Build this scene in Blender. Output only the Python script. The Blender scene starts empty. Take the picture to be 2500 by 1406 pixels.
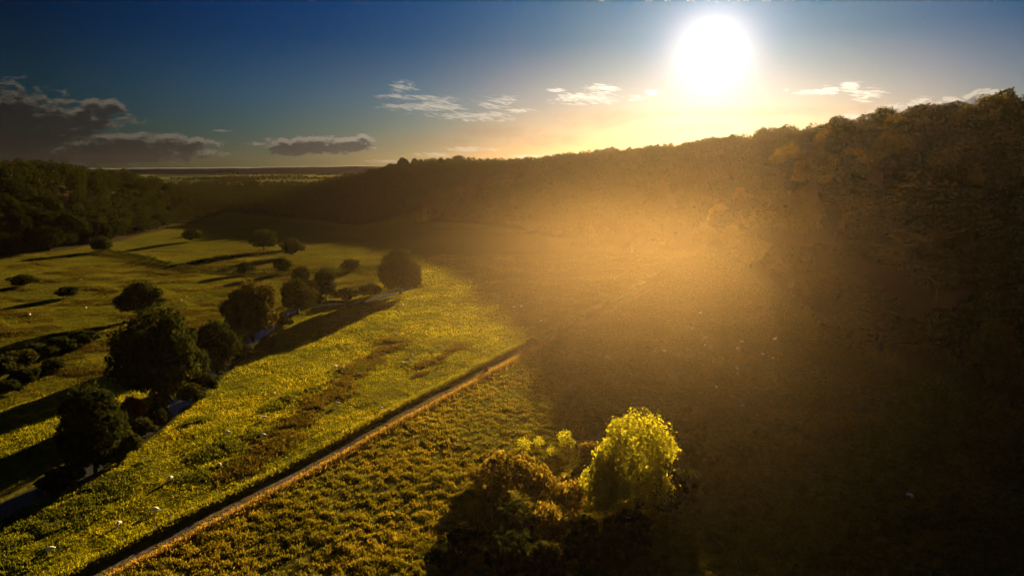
import bpy, bmesh, math, random
import numpy as np

# ------------------------------------------------------------------ camera, sun, sky, exposure
SC = bpy.context.scene
COL = SC.collection
PITCH = math.radians(9.9)
CAM_Z = 65.0
F_PX = 1667.0                      # focal length in pixels of the 2500 px wide frame
SUN_AZ, SUN_EL = math.radians(15.7), math.radians(9.1)
SUN_DIR = np.array([math.sin(SUN_AZ)*math.cos(SUN_EL), math.cos(SUN_AZ)*math.cos(SUN_EL), math.sin(SUN_EL)])

cam_d = bpy.data.cameras.new('camera')
cam = bpy.data.objects.new('camera', cam_d)
COL.objects.link(cam)
cam.location = (0, 0, CAM_Z)
cam.rotation_euler = (math.pi/2 - PITCH, 0, 0)
cam_d.sensor_width = 36.0
cam_d.lens = 36.0*F_PX/2500.0
cam_d.clip_start = 0.5
cam_d.clip_end = 30000.0
SC.camera = cam

SC.view_settings.view_transform = 'Standard'
SC.view_settings.look = 'None'
SC.view_settings.gamma = 1.0
SC.view_settings.use_curve_mapping = False
SC.view_settings.exposure = 2.4
SC.cycles.max_bounces = 4
SC.cycles.diffuse_bounces = 2
SC.cycles.glossy_bounces = 2
SC.cycles.transmission_bounces = 3
SC.cycles.volume_bounces = 0
SC.cycles.use_denoising = True
SC.cycles.denoising_input_passes = 'RGB_ALBEDO_NORMAL'

sun_d = bpy.data.lights.new('sun', 'SUN')
sun_d.energy = 5.0
sun_d.angle = math.radians(0.5)
sun_d.color = (1.0, 0.70, 0.30)
sun = bpy.data.objects.new('sun', sun_d)
COL.objects.link(sun)
sun.location = tuple(SUN_DIR*2000)
sun.rotation_euler = (math.pi/2 - SUN_EL, 0, math.pi - SUN_AZ)

def ray(px, py):
    """world direction through a point of the 2500x1406 photograph"""
    r, d = (px-1250.0)/F_PX, (py-703.0)/F_PX
    c, s = math.cos(PITCH), math.sin(PITCH)
    return np.array([r, c - d*s, -s - d*c])
def azel(px, py):
    v = ray(px, py)
    return math.degrees(math.atan2(v[0], v[1])), math.degrees(math.atan2(v[2], math.hypot(v[0], v[1])))

class Nodes:
    def __init__(self, tree):
        self.t = tree; self.n = tree.nodes; self.l = tree.links
    def new(self, typ, **kw):
        nd = self.n.new(typ)
        for k, v in kw.items(): setattr(nd, k, v)
        return nd
    def put(self, sock, v):
        if isinstance(v, bpy.types.NodeSocket): self.l.new(v, sock)
        elif v is not None: sock.default_value = v
    def m(self, op, a, b=None, c=None, clamp=False):
        nd = self.new('ShaderNodeMath', operation=op, use_clamp=clamp)
        self.put(nd.inputs[0], a); self.put(nd.inputs[1], b); self.put(nd.inputs[2], c)
        return nd.outputs[0]
    def mix(self, fac, a, b, blend='MIX'):
        nd = self.new('ShaderNodeMix', data_type='RGBA', blend_type=blend)
        self.put(nd.inputs[0], fac); self.put(nd.inputs[6], a); self.put(nd.inputs[7], b)
        return nd.outputs[2]
    def ramp(self, fac, stops, interp='LINEAR'):
        nd = self.new('ShaderNodeValToRGB')
        cr = nd.color_ramp; cr.interpolation = interp
        while len(cr.elements) < len(stops): cr.elements.new(0.5)
        for e, (p, c) in zip(cr.elements, stops):
            e.position = p
            e.color = (c, c, c, 1) if isinstance(c, (int, float)) else (*c, 1)
        self.put(nd.inputs[0], fac)
        return nd.outputs[0]
    def maprange(self, v, a, b, c=0.0, d=1.0, typ='SMOOTHSTEP'):
        nd = self.new('ShaderNodeMapRange', interpolation_type=typ)
        self.put(nd.inputs[0], v)
        for i, q in enumerate((a, b, c, d)): self.put(nd.inputs[i+1], q)
        return nd.outputs[0]
    def noise(self, vec, scale, detail=4, rough=0.55, dist=0.0, col=False):
        nd = self.new('ShaderNodeTexNoise')
        self.put(nd.inputs['Vector'], vec)
        nd.inputs['Scale'].default_value = scale; nd.inputs['Detail'].default_value = detail
        nd.inputs['Roughness'].default_value = rough; nd.inputs['Distortion'].default_value = dist
        return nd.outputs['Color' if col else 'Fac']

def cl(c): return (*c, 1.0)

# clouds: photograph pixel centre, half width, half height (px), strength
DARK_CLOUDS = [(30, 300, 130, 50, .95), (150, 290, 130, 22, .8), (250, 262, 45, 18, .8), (40, 370, 260, 40, .75),
               (300, 362, 190, 30, .95), (420, 350, 85, 18, .8), (-150, 320, 260, 90, 1.0),
               (770, 355, 120, 19, .95), (870, 347, 48, 16, .85), (705, 372, 45, 10, .6),
               (2330, 275, 160, 26, .9), (2415, 243, 42, 18, .95), (2200, 292, 120, 16, .7)]
PALE_CLOUDS = [(985, 215, 36, 16, .55), (1010, 238, 95, 8, .7), (1030, 262, 95, 10, .95), (1130, 282, 120, 9, .75), (1075, 245, 45, 7, .75),
               (1190, 292, 80, 7, .6), (1270, 272, 34, 7, .8), (1430, 240, 75, 14, 1.0), (1465, 216, 45, 10, .8), (1362, 222, 28, 6, .8),
               (1215, 250, 70, 20, .25), (1560, 240, 26, 7, .7), (1592, 228, 18, 8, .7), (1965, 228, 22, 6, .8), (2020, 221, 22, 9, 1.0),
               (2078, 212, 22, 12, .8), (2118, 230, 34, 14, .9), (1920, 221, 9, 4, .7), (2250, 243, 22, 9, .7), (540, 320, 22, 3, .6),
               (960, 395, 70, 6, .6), (1150, 365, 90, 7, .6), (1060, 378, 60, 7, .6), (1300, 385, 120, 7, .5)]
BAND_CLOUDS = [(1200, 322, 130, 20, .8), (1480, 290, 150, 30, .75), (1800, 275, 330, 16, .75), (2050, 268, 190, 14, .6),
               (1650, 315, 200, 16, .6), (1080, 345, 170, 24, .5), (1350, 345, 160, 22, .6), (2150, 285, 130, 16, .6)]

def build_world():
    w = bpy.data.worlds.new('World'); SC.world = w; w.use_nodes = True
    N = Nodes(w.node_tree); N.n.clear()
    out = N.new('ShaderNodeOutputWorld'); bg = N.new('ShaderNodeBackground')
    bg.inputs['Strength'].default_value = 0.076
    N.l.new(bg.outputs[0], out.inputs[0])
    sky = N.new('ShaderNodeTexSky', sky_type='NISHITA')
    sky.sun_disc = False; sky.sun_elevation = SUN_EL; sky.sun_rotation = SUN_AZ
    sky.altitude = 100; sky.air_density = 1.0; sky.dust_density = 1.2; sky.ozone_density = 2.0
    tc = N.new('ShaderNodeTexCoord'); vec = tc.outputs['Generated']
    sep = N.new('ShaderNodeSeparateXYZ'); N.l.new(vec, sep.inputs[0])
    x, y, z = sep.outputs
    dot = N.new('ShaderNodeVectorMath', operation='DOT_PRODUCT'); N.l.new(vec, dot.inputs[0]); dot.inputs[1].default_value = tuple(SUN_DIR)
    ang = N.m('MULTIPLY', N.m('ARCCOSINE', N.m('MINIMUM', dot.outputs['Value'], 1.0)), 57.29578)      # degrees from the sun
    az = N.m('MULTIPLY', N.m('ARCTAN2', x, y), 57.29578)
    el = N.m('MULTIPLY', N.m('ARCSINE', z), 57.29578)
    # clear sky: Nishita, deepened away from the sun, raised out of view for fill
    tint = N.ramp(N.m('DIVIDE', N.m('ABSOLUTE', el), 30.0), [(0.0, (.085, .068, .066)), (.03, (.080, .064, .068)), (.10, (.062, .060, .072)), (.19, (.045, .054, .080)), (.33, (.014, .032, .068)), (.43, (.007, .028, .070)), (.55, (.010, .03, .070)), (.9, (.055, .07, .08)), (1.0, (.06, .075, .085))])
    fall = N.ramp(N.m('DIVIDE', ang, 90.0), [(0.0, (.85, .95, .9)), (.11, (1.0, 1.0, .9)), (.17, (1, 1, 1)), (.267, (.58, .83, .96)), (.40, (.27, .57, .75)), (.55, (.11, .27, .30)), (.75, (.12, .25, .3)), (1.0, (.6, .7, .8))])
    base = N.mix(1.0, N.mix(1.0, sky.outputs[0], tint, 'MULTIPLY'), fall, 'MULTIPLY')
    # aureole round the sun
    g1 = N.m('MULTIPLY', N.m('EXPONENT', N.m('MULTIPLY', N.m('POWER', N.m('DIVIDE', ang, 2.7), 1.8), -1.0)), 2.6)
    g2 = N.m('MULTIPLY', N.m('EXPONENT', N.m('DIVIDE', ang, -4.6)), 1.0)
    glow = N.mix(1.0, N.mix(1.0, cl((1, .86, .74)), g1, 'MULTIPLY'), N.mix(1.0, cl((.95, .85, .98)), g2, 'MULTIPLY'), 'ADD')
    # warm band low over the horizon
    hz = N.m('MULTIPLY', N.m('EXPONENT', N.m('DIVIDE', N.m('ABSOLUTE', el), -2.6)), N.m('EXPONENT', N.m('DIVIDE', ang, -15.0)))
    band = N.mix(1.0, cl((1.0, .50, .17)), N.m('MULTIPLY', hz, 1.0), 'MULTIPLY')
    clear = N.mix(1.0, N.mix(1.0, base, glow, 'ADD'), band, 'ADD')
    # clouds
    comb = N.new('ShaderNodeCombineXYZ'); N.put(comb.inputs[0], N.m('MULTIPLY', az, .8)); N.put(comb.inputs[1], N.m('MULTIPLY', el, 1.7)); N.put(comb.inputs[2], 3.7)
    n1 = N.noise(comb.outputs[0], 1.3, 7, .62, .5)
    n2 = N.noise(comb.outputs[0], 0.55, 5, .6, 1.2)
    combw = N.new('ShaderNodeCombineXYZ'); N.put(combw.inputs[0], N.m('ADD', N.m('MULTIPLY', az, .55), N.m('MULTIPLY', el, .5))); N.put(combw.inputs[1], N.m('ADD', N.m('MULTIPLY', el, 2.6), N.m('MULTIPLY', az, .25))); N.put(combw.inputs[2], 9.1)
    n1w = N.noise(combw.outputs[0], 1.5, 8, .66, .9)
    def field(lst, dy=0.0):
        cur = None
        for (px, py, hw, hh, s) in lst:
            a0, e0 = azel(px, py)
            wa, we = hw/29.1, hh/29.1
            u = N.m('DIVIDE', N.m('SUBTRACT', az, a0), wa)
            v = N.m('DIVIDE', N.m('SUBTRACT', el, e0 + dy), we)
            f = N.m('SUBTRACT', 1.0, N.m('ADD', N.m('MULTIPLY', u, u), N.m('MULTIPLY', v, v)))
            f = N.m('ADD', N.m('MULTIPLY', N.m('MAXIMUM', f, -1.5), 1.0), s - 1.0)
            cur = f if cur is None else N.m('SMOOTH_MAX', cur, f, .25)
        return cur
    near_sun = N.m('EXPONENT', N.m('DIVIDE', ang, -14.0))
    # broad veil bands
    fb = field(BAND_CLOUDS)
    mb = N.maprange(N.m('ADD', fb, N.m('MULTIPLY', N.m('SUBTRACT', n2, .5), 2.6)), -.2, 1.1)
    lum = N.m('ADD', .05, N.m('MULTIPLY', near_sun, 4.3))
    cb = N.mix(1.0, cl((1.0, .66, .40)), lum, 'MULTIPLY')
    c1 = N.mix(N.m('MULTIPLY', mb, .55), clear, cb)
    # pale wisps, lit from behind
    fp = field(PALE_CLOUDS)
    mp = N.maprange(N.m('ADD', fp, N.m('MULTIPLY', N.m('SUBTRACT', n1w, .5), 7.0)), -.35, 1.3)
    cp = N.mix(1.0, cl((1.0, .85, .66)), N.m('ADD', .1, N.m('MULTIPLY', near_sun, 8.0)), 'MULTIPLY')
    c2 = N.mix(N.m('MULTIPLY', mp, .62), c1, cp)
    # cumulus banks: grey body, cream upper rim
    fd = field(DARK_CLOUDS)
    dn = N.m('MULTIPLY', N.m('SUBTRACT', n1, .5), 3.8)
    md = N.maprange(N.m('ADD', fd, dn), -.35, .25)
    comb2 = N.new('ShaderNodeCombineXYZ'); N.put(comb2.inputs[0], N.m('MULTIPLY', az, .8)); N.put(comb2.inputs[1], N.m('MULTIPLY', N.m('ADD', el, .35), 1.7)); N.put(comb2.inputs[2], 3.7)
    n1b = N.noise(comb2.outputs[0], 1.3, 7, .62, .5)
    mu = N.maprange(N.m('ADD', field(DARK_CLOUDS, -.35), N.m('MULTIPLY', N.m('SUBTRACT', n1b, .5), 3.8)), -.5, .5)
    rim = N.m('SUBTRACT', 1.0, mu)
    body = N.mix(1.0, cl((1.0, .93, .84)), N.m('ADD', .0, N.m('MULTIPLY', near_sun, 1.5)), 'MULTIPLY')
    rimc = N.mix(1.0, cl((1.0, .86, .66)), N.m('ADD', .05, N.m('MULTIPLY', near_sun, 6.5)), 'MULTIPLY')
    cd = N.mix(N.m('MULTIPLY', rim, .9), body, rimc)
    c3 = N.mix(N.m('MULTIPLY', md, .93), c2, cd)
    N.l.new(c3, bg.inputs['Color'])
build_world()

# ------------------------------------------------------------------ helpers
def tag(o, label=None, cat=None, group=None, kind=None):
    if label: o['label'] = label
    if cat: o['category'] = cat
    if group: o['group'] = group
    if kind: o['kind'] = kind
    return o
def link(name, data, parent=None):
    o = bpy.data.objects.new(name, data); COL.objects.link(o)
    if parent is not None: o.parent = parent
    return o
def empty(name, loc, rz=0.0, s=1.0):
    o = link(name, None); o.location = loc; o.rotation_euler = (0, 0, rz)
    o.scale = (s, s, s) if isinstance(s, (int, float)) else s
    o.empty_display_size = 0.5
    return o
def mesh_np(name, verts, faces, k, mats, smooth=False, midx=None):
    """mesh of k-gons from numpy arrays"""
    me = bpy.data.meshes.new(name)
    verts = np.asarray(verts, np.float32); faces = np.asarray(faces, np.int32)
    me.vertices.add(len(verts)); me.vertices.foreach_set('co', verts.ravel())
    n = len(faces)
    me.loops.add(n*k); me.loops.foreach_set('vertex_index', faces.ravel())
    me.polygons.add(n); me.polygons.foreach_set('loop_start', np.arange(0, n*k, k, dtype=np.int32))
    for m in (mats if isinstance(mats, (list, tuple)) else [mats]): me.materials.append(m)
    if midx is not None: me.polygons.foreach_set('material_index', np.asarray(midx, np.int32))
    me.polygons.foreach_set('use_smooth', np.full(n, bool(smooth)))
    me.update(calc_edges=True); me.validate()
    return me

# ------------------------------------------------------------------ terrain
def P(px, py, Y):
    v = ray(px, py); t = Y/v[1]
    return v[0]*t, Y, CAM_Z + v[2]*t
TREE_H = 15.0
RIDGE = [(300, -700, 80, 130), (262, -200, 84, 125), (250, 120, 84, 120)]
for px, py, Y, W in ((2500, 240, 335, 118), (2350, 262, 380, 118), (2200, 280, 430, 118), (2050, 298, 500, 122), (1900, 318, 600, 140), (1830, 328, 615, 144), (1750, 339, 652, 154), (1680, 352, 730, 180),
                     (1600, 364, 830, 230), (1500, 366, 1000, 350), (1400, 378, 1090, 440), (1250, 390, 1130, 460), (1100, 389, 1140, 430), (1000, 392, 1140, 390),
                     (900, 417, 1140, 300), (800, 447, 1170, 240), (700, 482, 1210, 190), (600, 515, 1260, 150)):
    X, Yy, Z = P(px, py, Y)
    RIDGE.append((X, Yy, max(Z - TREE_H, 2.0), W))
RIDGE = np.array(RIDGE)
LEFTH = [(-1100, 250, 70, 170), (-760, 460, 62, 130)]
for px, py, Y, W in ((-150, 385, 560, 110), (0, 394, 620, 105), (120, 394, 690, 100), (200, 412, 750, 100), (300, 420, 830, 95), (400, 444, 900, 85), (450, 475, 950, 75)):
    X, Yy, Z = P(px, py, Y)
    LEFTH.append((X, Yy, Z - 14.0, W))
LEFTH.append((-440, 1020, 2.0, 60))
LEFTH = np.array(LEFTH)

def poly_dist(x, y, pl):
    """distance to polyline, side (+1 = left of travel), interpolated columns"""
    best = np.full(x.shape, 1e12); side = np.zeros(x.shape)
    cols = [np.zeros(x.shape) for _ in range(pl.shape[1]-2)]
    for a, b in zip(pl[:-1], pl[1:]):
        dx, dy = b[0]-a[0], b[1]-a[1]; L2 = dx*dx + dy*dy
        t = np.clip(((x-a[0])*dx + (y-a[1])*dy)/L2, 0, 1)
        qx, qy = x-(a[0]+t*dx), y-(a[1]+t*dy)
        d2 = qx*qx + qy*qy
        m = d2 < best
        best = np.where(m, d2, best)
        side = np.where(m, np.sign(dx*qy - dy*qx), side)
        for i in range(len(cols)): cols[i] = np.where(m, a[2+i] + t*(b[2+i]-a[2+i]), cols[i])
    return np.sqrt(best), side, cols
def vnoise(x, y, s, seed=0.0):
    x, y = x/s, y/s
    return (np.sin(x*1.7+seed+1.3*np.sin(y*.9+seed)) + np.sin(y*1.9-seed*.7+1.1*np.sin(x*1.1+2*seed)) + .6*np.sin((x+y)*2.7+seed*1.9) + .6*np.sin((x-y*.8)*3.1-seed))/3.2
def sstep(t): t = np.clip(t, 0, 1); return t*t*(3-2*t)

def flat(px, py):
    v = ray(px, py); t = -CAM_Z/v[2]
    return v[0]*t, v[1]*t
TRACK = np.array([flat(60, 1494), flat(230, 1406), flat(700, 1165), flat(1180, 905), flat(1590, 697), flat(1680, 655)])
RIVER_PX = [(-330, 1420), (-150, 1310), (30, 1225), (185, 1152), (330, 1060), (455, 960), (560, 870), (652, 800), (700, 761), (800, 738), (880, 738), (960, 712), (1010, 700)]
RIVER = np.array([flat(*p) for p in RIVER_PX])
def height(x, y):
    x = np.asarray(x, float); y = np.asarray(y, float)
    d, s, (zr, W) = poly_dist(x, y, RIDGE)
    u = np.clip(1 - d/W*.97, 0, 1)
    cv = .75*sstep((760-y)/200)
    front = zr*((1-cv)*sstep(u) + cv*(1-(1-u)**1.7))
    back = np.maximum(zr - .07*d, zr*.25)
    hR = np.where(s >= 0, front, back)
    d, s, (zl, W) = poly_dist(x, y, LEFTH)
    hL = np.where(s <= 0, zl*sstep(1 - d/W), np.maximum(zl - .06*d, 0))
    z = np.maximum(hR, hL)
    z = z + 9*np.exp(-(((x+350)/85)**2 + ((y-900)/70)**2))
    # gentle rise of the field right of the track, and of the far vale
    td, ts, _ = poly_dist(x, y, np.c_[TRACK, np.zeros((len(TRACK), 1))])
    z = z + 22*np.exp(-(((x-152)*.94+(y-400)*.2)/46)**2 - (((y-400)*.94-(x-152)*.2)/62)**2)      # wooded spur
    z = np.maximum(z, np.interp(y, [880, 1000, 1350, 2150, 3000], [0, 6, 30, 49, 50]))
    z = z + .25*vnoise(x, y, 9, 1.0) + .5*vnoise(x, y, 31, 4.0)*sstep(y/200) + 1.0*vnoise(x, y, 90, 2.0)*sstep((td-10)/60)*sstep((y-250)/300)
    ru = sstep((ts < 0)*(td-4)/30.0)*sstep((190-y)/60+.6)*sstep((70-np.abs(td-40))/30+.4)
    z = z + ru*.25*vnoise(x, y, 2.6, 7.0)
    # sunken lane, low bank on its upper side
    z = z - .55*(1-sstep((td-1.7)/1.8)) + .22*np.exp(-((td-4.0)/1.1)**2)*(y < 400)
    rd, rs, _ = poly_dist(x, y, np.c_[RIVER, np.zeros((len(RIVER), 1))])
    z = np.where(rd < 14, z*sstep((rd-5)/9) , z) - 1.5*(1-sstep((rd-2.6)/2.2))
    return z
def h1(x, y): return float(height(np.array([x]), np.array([y]))[0])
def ground(px, py):
    """where the line of sight through a pixel of the photograph meets the terrain"""
    v = ray(px, py)
    ts = np.linspace(60, 2500, 2400)
    hz = height(v[0]*ts, v[1]*ts) - (CAM_Z + v[2]*ts)
    i = int(np.argmax(hz > 0))
    if i == 0: return v[0]*ts[-1], v[1]*ts[-1], 0.0
    f = hz[i-1]/(hz[i-1]-hz[i]); t = ts[i-1] + f*(ts[i]-ts[i-1])
    return v[0]*t, v[1]*t, CAM_Z + v[2]*t

# ------------------------------------------------------------------ materials
def mat(name):
    m = bpy.data.materials.new(name); m.use_nodes = True
    N = Nodes(m.node_tree); N.n.clear()
    out = N.new('ShaderNodeOutputMaterial')
    return m, N, out
def leaf_material(name, c_dark, c_mid, c_pale, trans=.45, obj_var=.6, patch=0.0):
    m, N, out = mat(name)
    geo = N.new('ShaderNodeNewGeometry'); oi = N.new('ShaderNodeObjectInfo')
    f = N.m('ADD', N.m('MULTIPLY', geo.outputs['Random Per Island'], 1-obj_var), N.m('MULTIPLY', oi.outputs['Random'], obj_var))
    if patch:                     # beds of greener and drier growth
        nz = N.maprange(N.noise(geo.outputs['Position'], .035, 5, .62, .8), .36, .64)
        n2 = N.maprange(N.noise(geo.outputs['Position'], .35, 3, .6), .35, .65)
        f = N.m('ADD', N.m('MULTIPLY', f, 1-patch), N.m('MULTIPLY', N.m('ADD', N.m('MULTIPLY', nz, .6), N.m('MULTIPLY', n2, .4)), patch))
    col = N.ramp(f, [(0, c_dark), (.5, c_mid), (1, c_pale)])  # tones picked at random and by patch, darkest to palest
    d = N.new('ShaderNodeBsdfDiffuse'); N.put(d.inputs[0], col)
    t = N.new('ShaderNodeBsdfTranslucent'); N.put(t.inputs[0], N.mix(1.0, col, cl((1.7, 1.45, .7)), 'MULTIPLY'))
    mx = N.new('ShaderNodeMixShader'); mx.inputs[0].default_value = trans
    N.l.new(d.outputs[0], mx.inputs[1]); N.l.new(t.outputs[0], mx.inputs[2])
    N.l.new(mx.outputs[0], out.inputs[0])
    return m
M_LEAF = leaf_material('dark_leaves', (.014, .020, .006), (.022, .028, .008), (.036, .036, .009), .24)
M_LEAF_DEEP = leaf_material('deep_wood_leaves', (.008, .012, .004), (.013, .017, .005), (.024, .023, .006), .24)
M_RIMLIT = leaf_material('rimlit_wood_leaves', (.026, .024, .005), (.050, .038, .007), (.090, .058, .009), .58)  # brighter wood leaves; sunlit crown rims put into their colour
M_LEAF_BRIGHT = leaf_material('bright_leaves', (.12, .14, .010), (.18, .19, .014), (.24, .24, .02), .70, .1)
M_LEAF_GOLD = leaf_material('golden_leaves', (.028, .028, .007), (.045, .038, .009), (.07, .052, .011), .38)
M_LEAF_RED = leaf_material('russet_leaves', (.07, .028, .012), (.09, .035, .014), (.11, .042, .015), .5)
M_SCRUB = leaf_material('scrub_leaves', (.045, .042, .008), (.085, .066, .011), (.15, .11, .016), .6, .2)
M_GRASS = leaf_material('meadow_grass_blades', (.048, .060, .005), (.135, .145, .008), (.25, .215, .012), .5, .05, .7)
M_SHADE_GRASS = leaf_material('shade_tinted_blades', (.016, .020, .004), (.044, .047, .006), (.10, .092, .009), .5, .05, .75)  # darker meadow blades; shadow bands and edge darkening put into the colour
M_TUSSOCK = leaf_material('tussock_blades', (.040, .046, .006), (.095, .090, .009), (.19, .14, .016), .5, .05, .5)
M_DRY = leaf_material('dry_bank_grass', (.11, .075, .018), (.17, .115, .026), (.24, .16, .04), .5, .05)
M_RUSH = leaf_material('brown_rushes', (.032, .030, .007), (.062, .050, .009), (.10, .075, .012), .4, .05)
M_RUSH_DARK = leaf_material('dark_rushes', (.022, .022, .006), (.035, .030, .008), (.06, .045, .010), .35, .05)
M_NETTLE = leaf_material('nettle_leaves', (.030, .042, .006), (.052, .064, .008), (.085, .092, .010), .45, .05)

def simple_material(name, c1, c2, scale, rough=.9, bump=0.0, spec=.2):
    m, N, out = mat(name)
    tc = N.new('ShaderNodeTexCoord')
    n = N.noise(tc.outputs['Object'], scale, 5, .6)
    b = N.new('ShaderNodeBsdfPrincipled')
    N.put(b.inputs['Base Color'], N.mix(N.maprange(n, .35, .65), cl(c1), cl(c2)))
    b.inputs['Roughness'].default_value = rough; b.inputs['Specular IOR Level'].default_value = spec
    if bump:
        bp = N.new('ShaderNodeBump'); bp.inputs['Strength'].default_value = bump; bp.inputs['Distance'].default_value = .2
        N.l.new(n, bp.inputs['Height']); N.l.new(bp.outputs[0], b.inputs['Normal'])
    N.l.new(b.outputs[0], out.inputs[0])
    return m
M_BARK = simple_material('bark', (.022, .018, .013), (.045, .036, .027), 3.0, .9, .5)
M_TRACK = simple_material('lane_surface', (.050, .041, .034), (.105, .086, .071), 1.3, .9, .6, 0.0)
M_POST = simple_material('weathered_wood', (.10, .08, .06), (.18, .15, .12), 8.0)
M_WIRE = simple_material('fence_wire', (.15, .14, .13), (.2, .19, .18), 8.0, .5)
M_WOOL = simple_material('sheep_wool', (.62, .56, .46), (.78, .72, .62), 9.0, .95, .4)
M_FACE = simple_material('sheep_face', (.30, .26, .22), (.42, .37, .31), 9.0, .8)

def ground_material():
    m, N, out = mat('ground_grass')
    tc = N.new('ShaderNodeTexCoord'); v = tc.outputs['Object']
    sep = N.new('ShaderNodeSeparateXYZ'); N.l.new(v, sep.inputs[0])
    n1 = N.noise(v, .9, 6, .65); n2 = N.noise(v, .06, 4, .6, .4); n3 = N.noise(v, .018, 4, .55, .5)
    meadow = N.mix(N.maprange(n1, .35, .68), cl((.040, .046, .007)), cl((.115, .105, .011)))
    meadow = N.mix(N.m('MULTIPLY', N.maprange(n2, .45, .72), .6), meadow, cl((.085, .060, .013)))
    meadow = N.mix(N.m('MULTIPLY', N.maprange(n3, .5, .7), .5), meadow, cl((.04, .05, .009)))
    # fields of the far vale
    vo = N.new('ShaderNodeTexVoronoi'); vo.feature = 'F1'
    mp = N.new('ShaderNodeMapping'); mp.inputs['Scale'].default_value = (.010, .0085, 0); mp.inputs['Rotation'].default_value = (0, 0, .3)
    N.l.new(v, mp.inputs[0]); N.l.new(mp.outputs[0], vo.inputs['Vector']); vo.inputs['Scale'].default_value = 1.0
    vs = N.new('ShaderNodeSeparateXYZ'); N.l.new(vo.outputs['Color'], vs.inputs[0])
    fields = N.ramp(vs.outputs[0], [(0, (.03, .045, .02)), (.45, (.05, .07, .02)), (.6, (.09, .09, .035)), (.8, (.14, .115, .055)), (1, (.06, .08, .03))], 'CONSTANT')
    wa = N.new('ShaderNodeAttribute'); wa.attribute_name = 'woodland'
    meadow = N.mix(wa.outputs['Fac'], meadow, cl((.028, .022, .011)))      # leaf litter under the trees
    col = N.mix(N.maprange(sep.outputs[1], 1300, 1450), meadow, fields)
    b = N.new('ShaderNodeBsdfPrincipled'); N.put(b.inputs['Base Color'], col)
    b.inputs['Roughness'].default_value = 1.0; b.inputs['Specular IOR Level'].default_value = 0.0
    bp = N.new('ShaderNodeBump'); bp.inputs['Strength'].default_value = .8; bp.inputs['Distance'].default_value = .5
    N.l.new(n1, bp.inputs['Height']); N.l.new(bp.outputs[0], b.inputs['Normal'])
    N.l.new(b.outputs[0], out.inputs[0])
    return m
M_GROUND = ground_material()
def water_material():
    m, N, out = mat('river_water')
    tc = N.new('ShaderNodeTexCoord')
    b = N.new('ShaderNodeBsdfPrincipled'); b.inputs['Base Color'].default_value = (.03, .03, .025, 1)
    b.inputs['Roughness'].default_value = .22; b.inputs['IOR'].default_value = 1.33; b.inputs['Specular IOR Level'].default_value = .35
    bp = N.new('ShaderNodeBump'); bp.inputs['Strength'].default_value = .15; bp.inputs['Distance'].default_value = .1
    N.l.new(N.noise(tc.outputs['Object'], 1.2, 3), bp.inputs['Height']); N.l.new(bp.outputs[0], b.inputs['Normal'])
    N.l.new(b.outputs[0], out.inputs[0])
    return m
M_WATER = water_material()
M_FARHILL = simple_material('haze_blue_hill', (.018, .045, .085), (.028, .06, .105), .003)  # blue of the distant air put into the hill's base colour

# ------------------------------------------------------------------ ground, river, lane, far hills
def axis(fine0, fine1, step, mid0, mid1, mstep, far0, far1):
    a = list(np.arange(fine0, fine1, step)) + list(np.arange(fine1, mid1, mstep)) + list(np.arange(mid0, fine0, mstep))
    q = mstep; p = mid1
    while p < far1: a.append(p); q *= 1.35; p += q
    a.append(far1)
    q = mstep; p = mid0
    while p > far0: q *= 1.35; p -= q; a.append(max(p, far0))
    return np.unique(np.round(np.array(a), 3))
FAR = 2350.0
gx = axis(-190, 130, 1.0, -640, 340, 4.0, -2300, 1500)
gy = axis(84, 420, 1.0, -40, 1320, 4.0, -600, FAR)
GX, GY = np.meshgrid(gx, gy)
GZ = height(GX, GY)
V = np.c_[GX.ravel(), GY.ravel(), GZ.ravel()]
nx, ny = len(gx), len(gy)
idx = np.arange(nx*ny).reshape(ny, nx)
Fq = np.c_[idx[:-1, :-1].ravel(), idx[:-1, 1:].ravel(), idx[1:, 1:].ravel(), idx[1:, :-1].ravel()]
gme = mesh_np('ground', V, Fq, 4, M_GROUND, True)
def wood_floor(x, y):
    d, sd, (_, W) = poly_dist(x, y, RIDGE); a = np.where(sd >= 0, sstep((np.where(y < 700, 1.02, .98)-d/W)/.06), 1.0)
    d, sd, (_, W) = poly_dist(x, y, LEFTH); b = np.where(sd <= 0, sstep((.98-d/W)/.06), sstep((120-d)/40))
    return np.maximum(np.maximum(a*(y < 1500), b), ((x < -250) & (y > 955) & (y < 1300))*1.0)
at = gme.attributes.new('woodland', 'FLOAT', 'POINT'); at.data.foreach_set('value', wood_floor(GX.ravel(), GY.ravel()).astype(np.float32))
tag(link('ground', gme), kind='structure')

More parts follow.
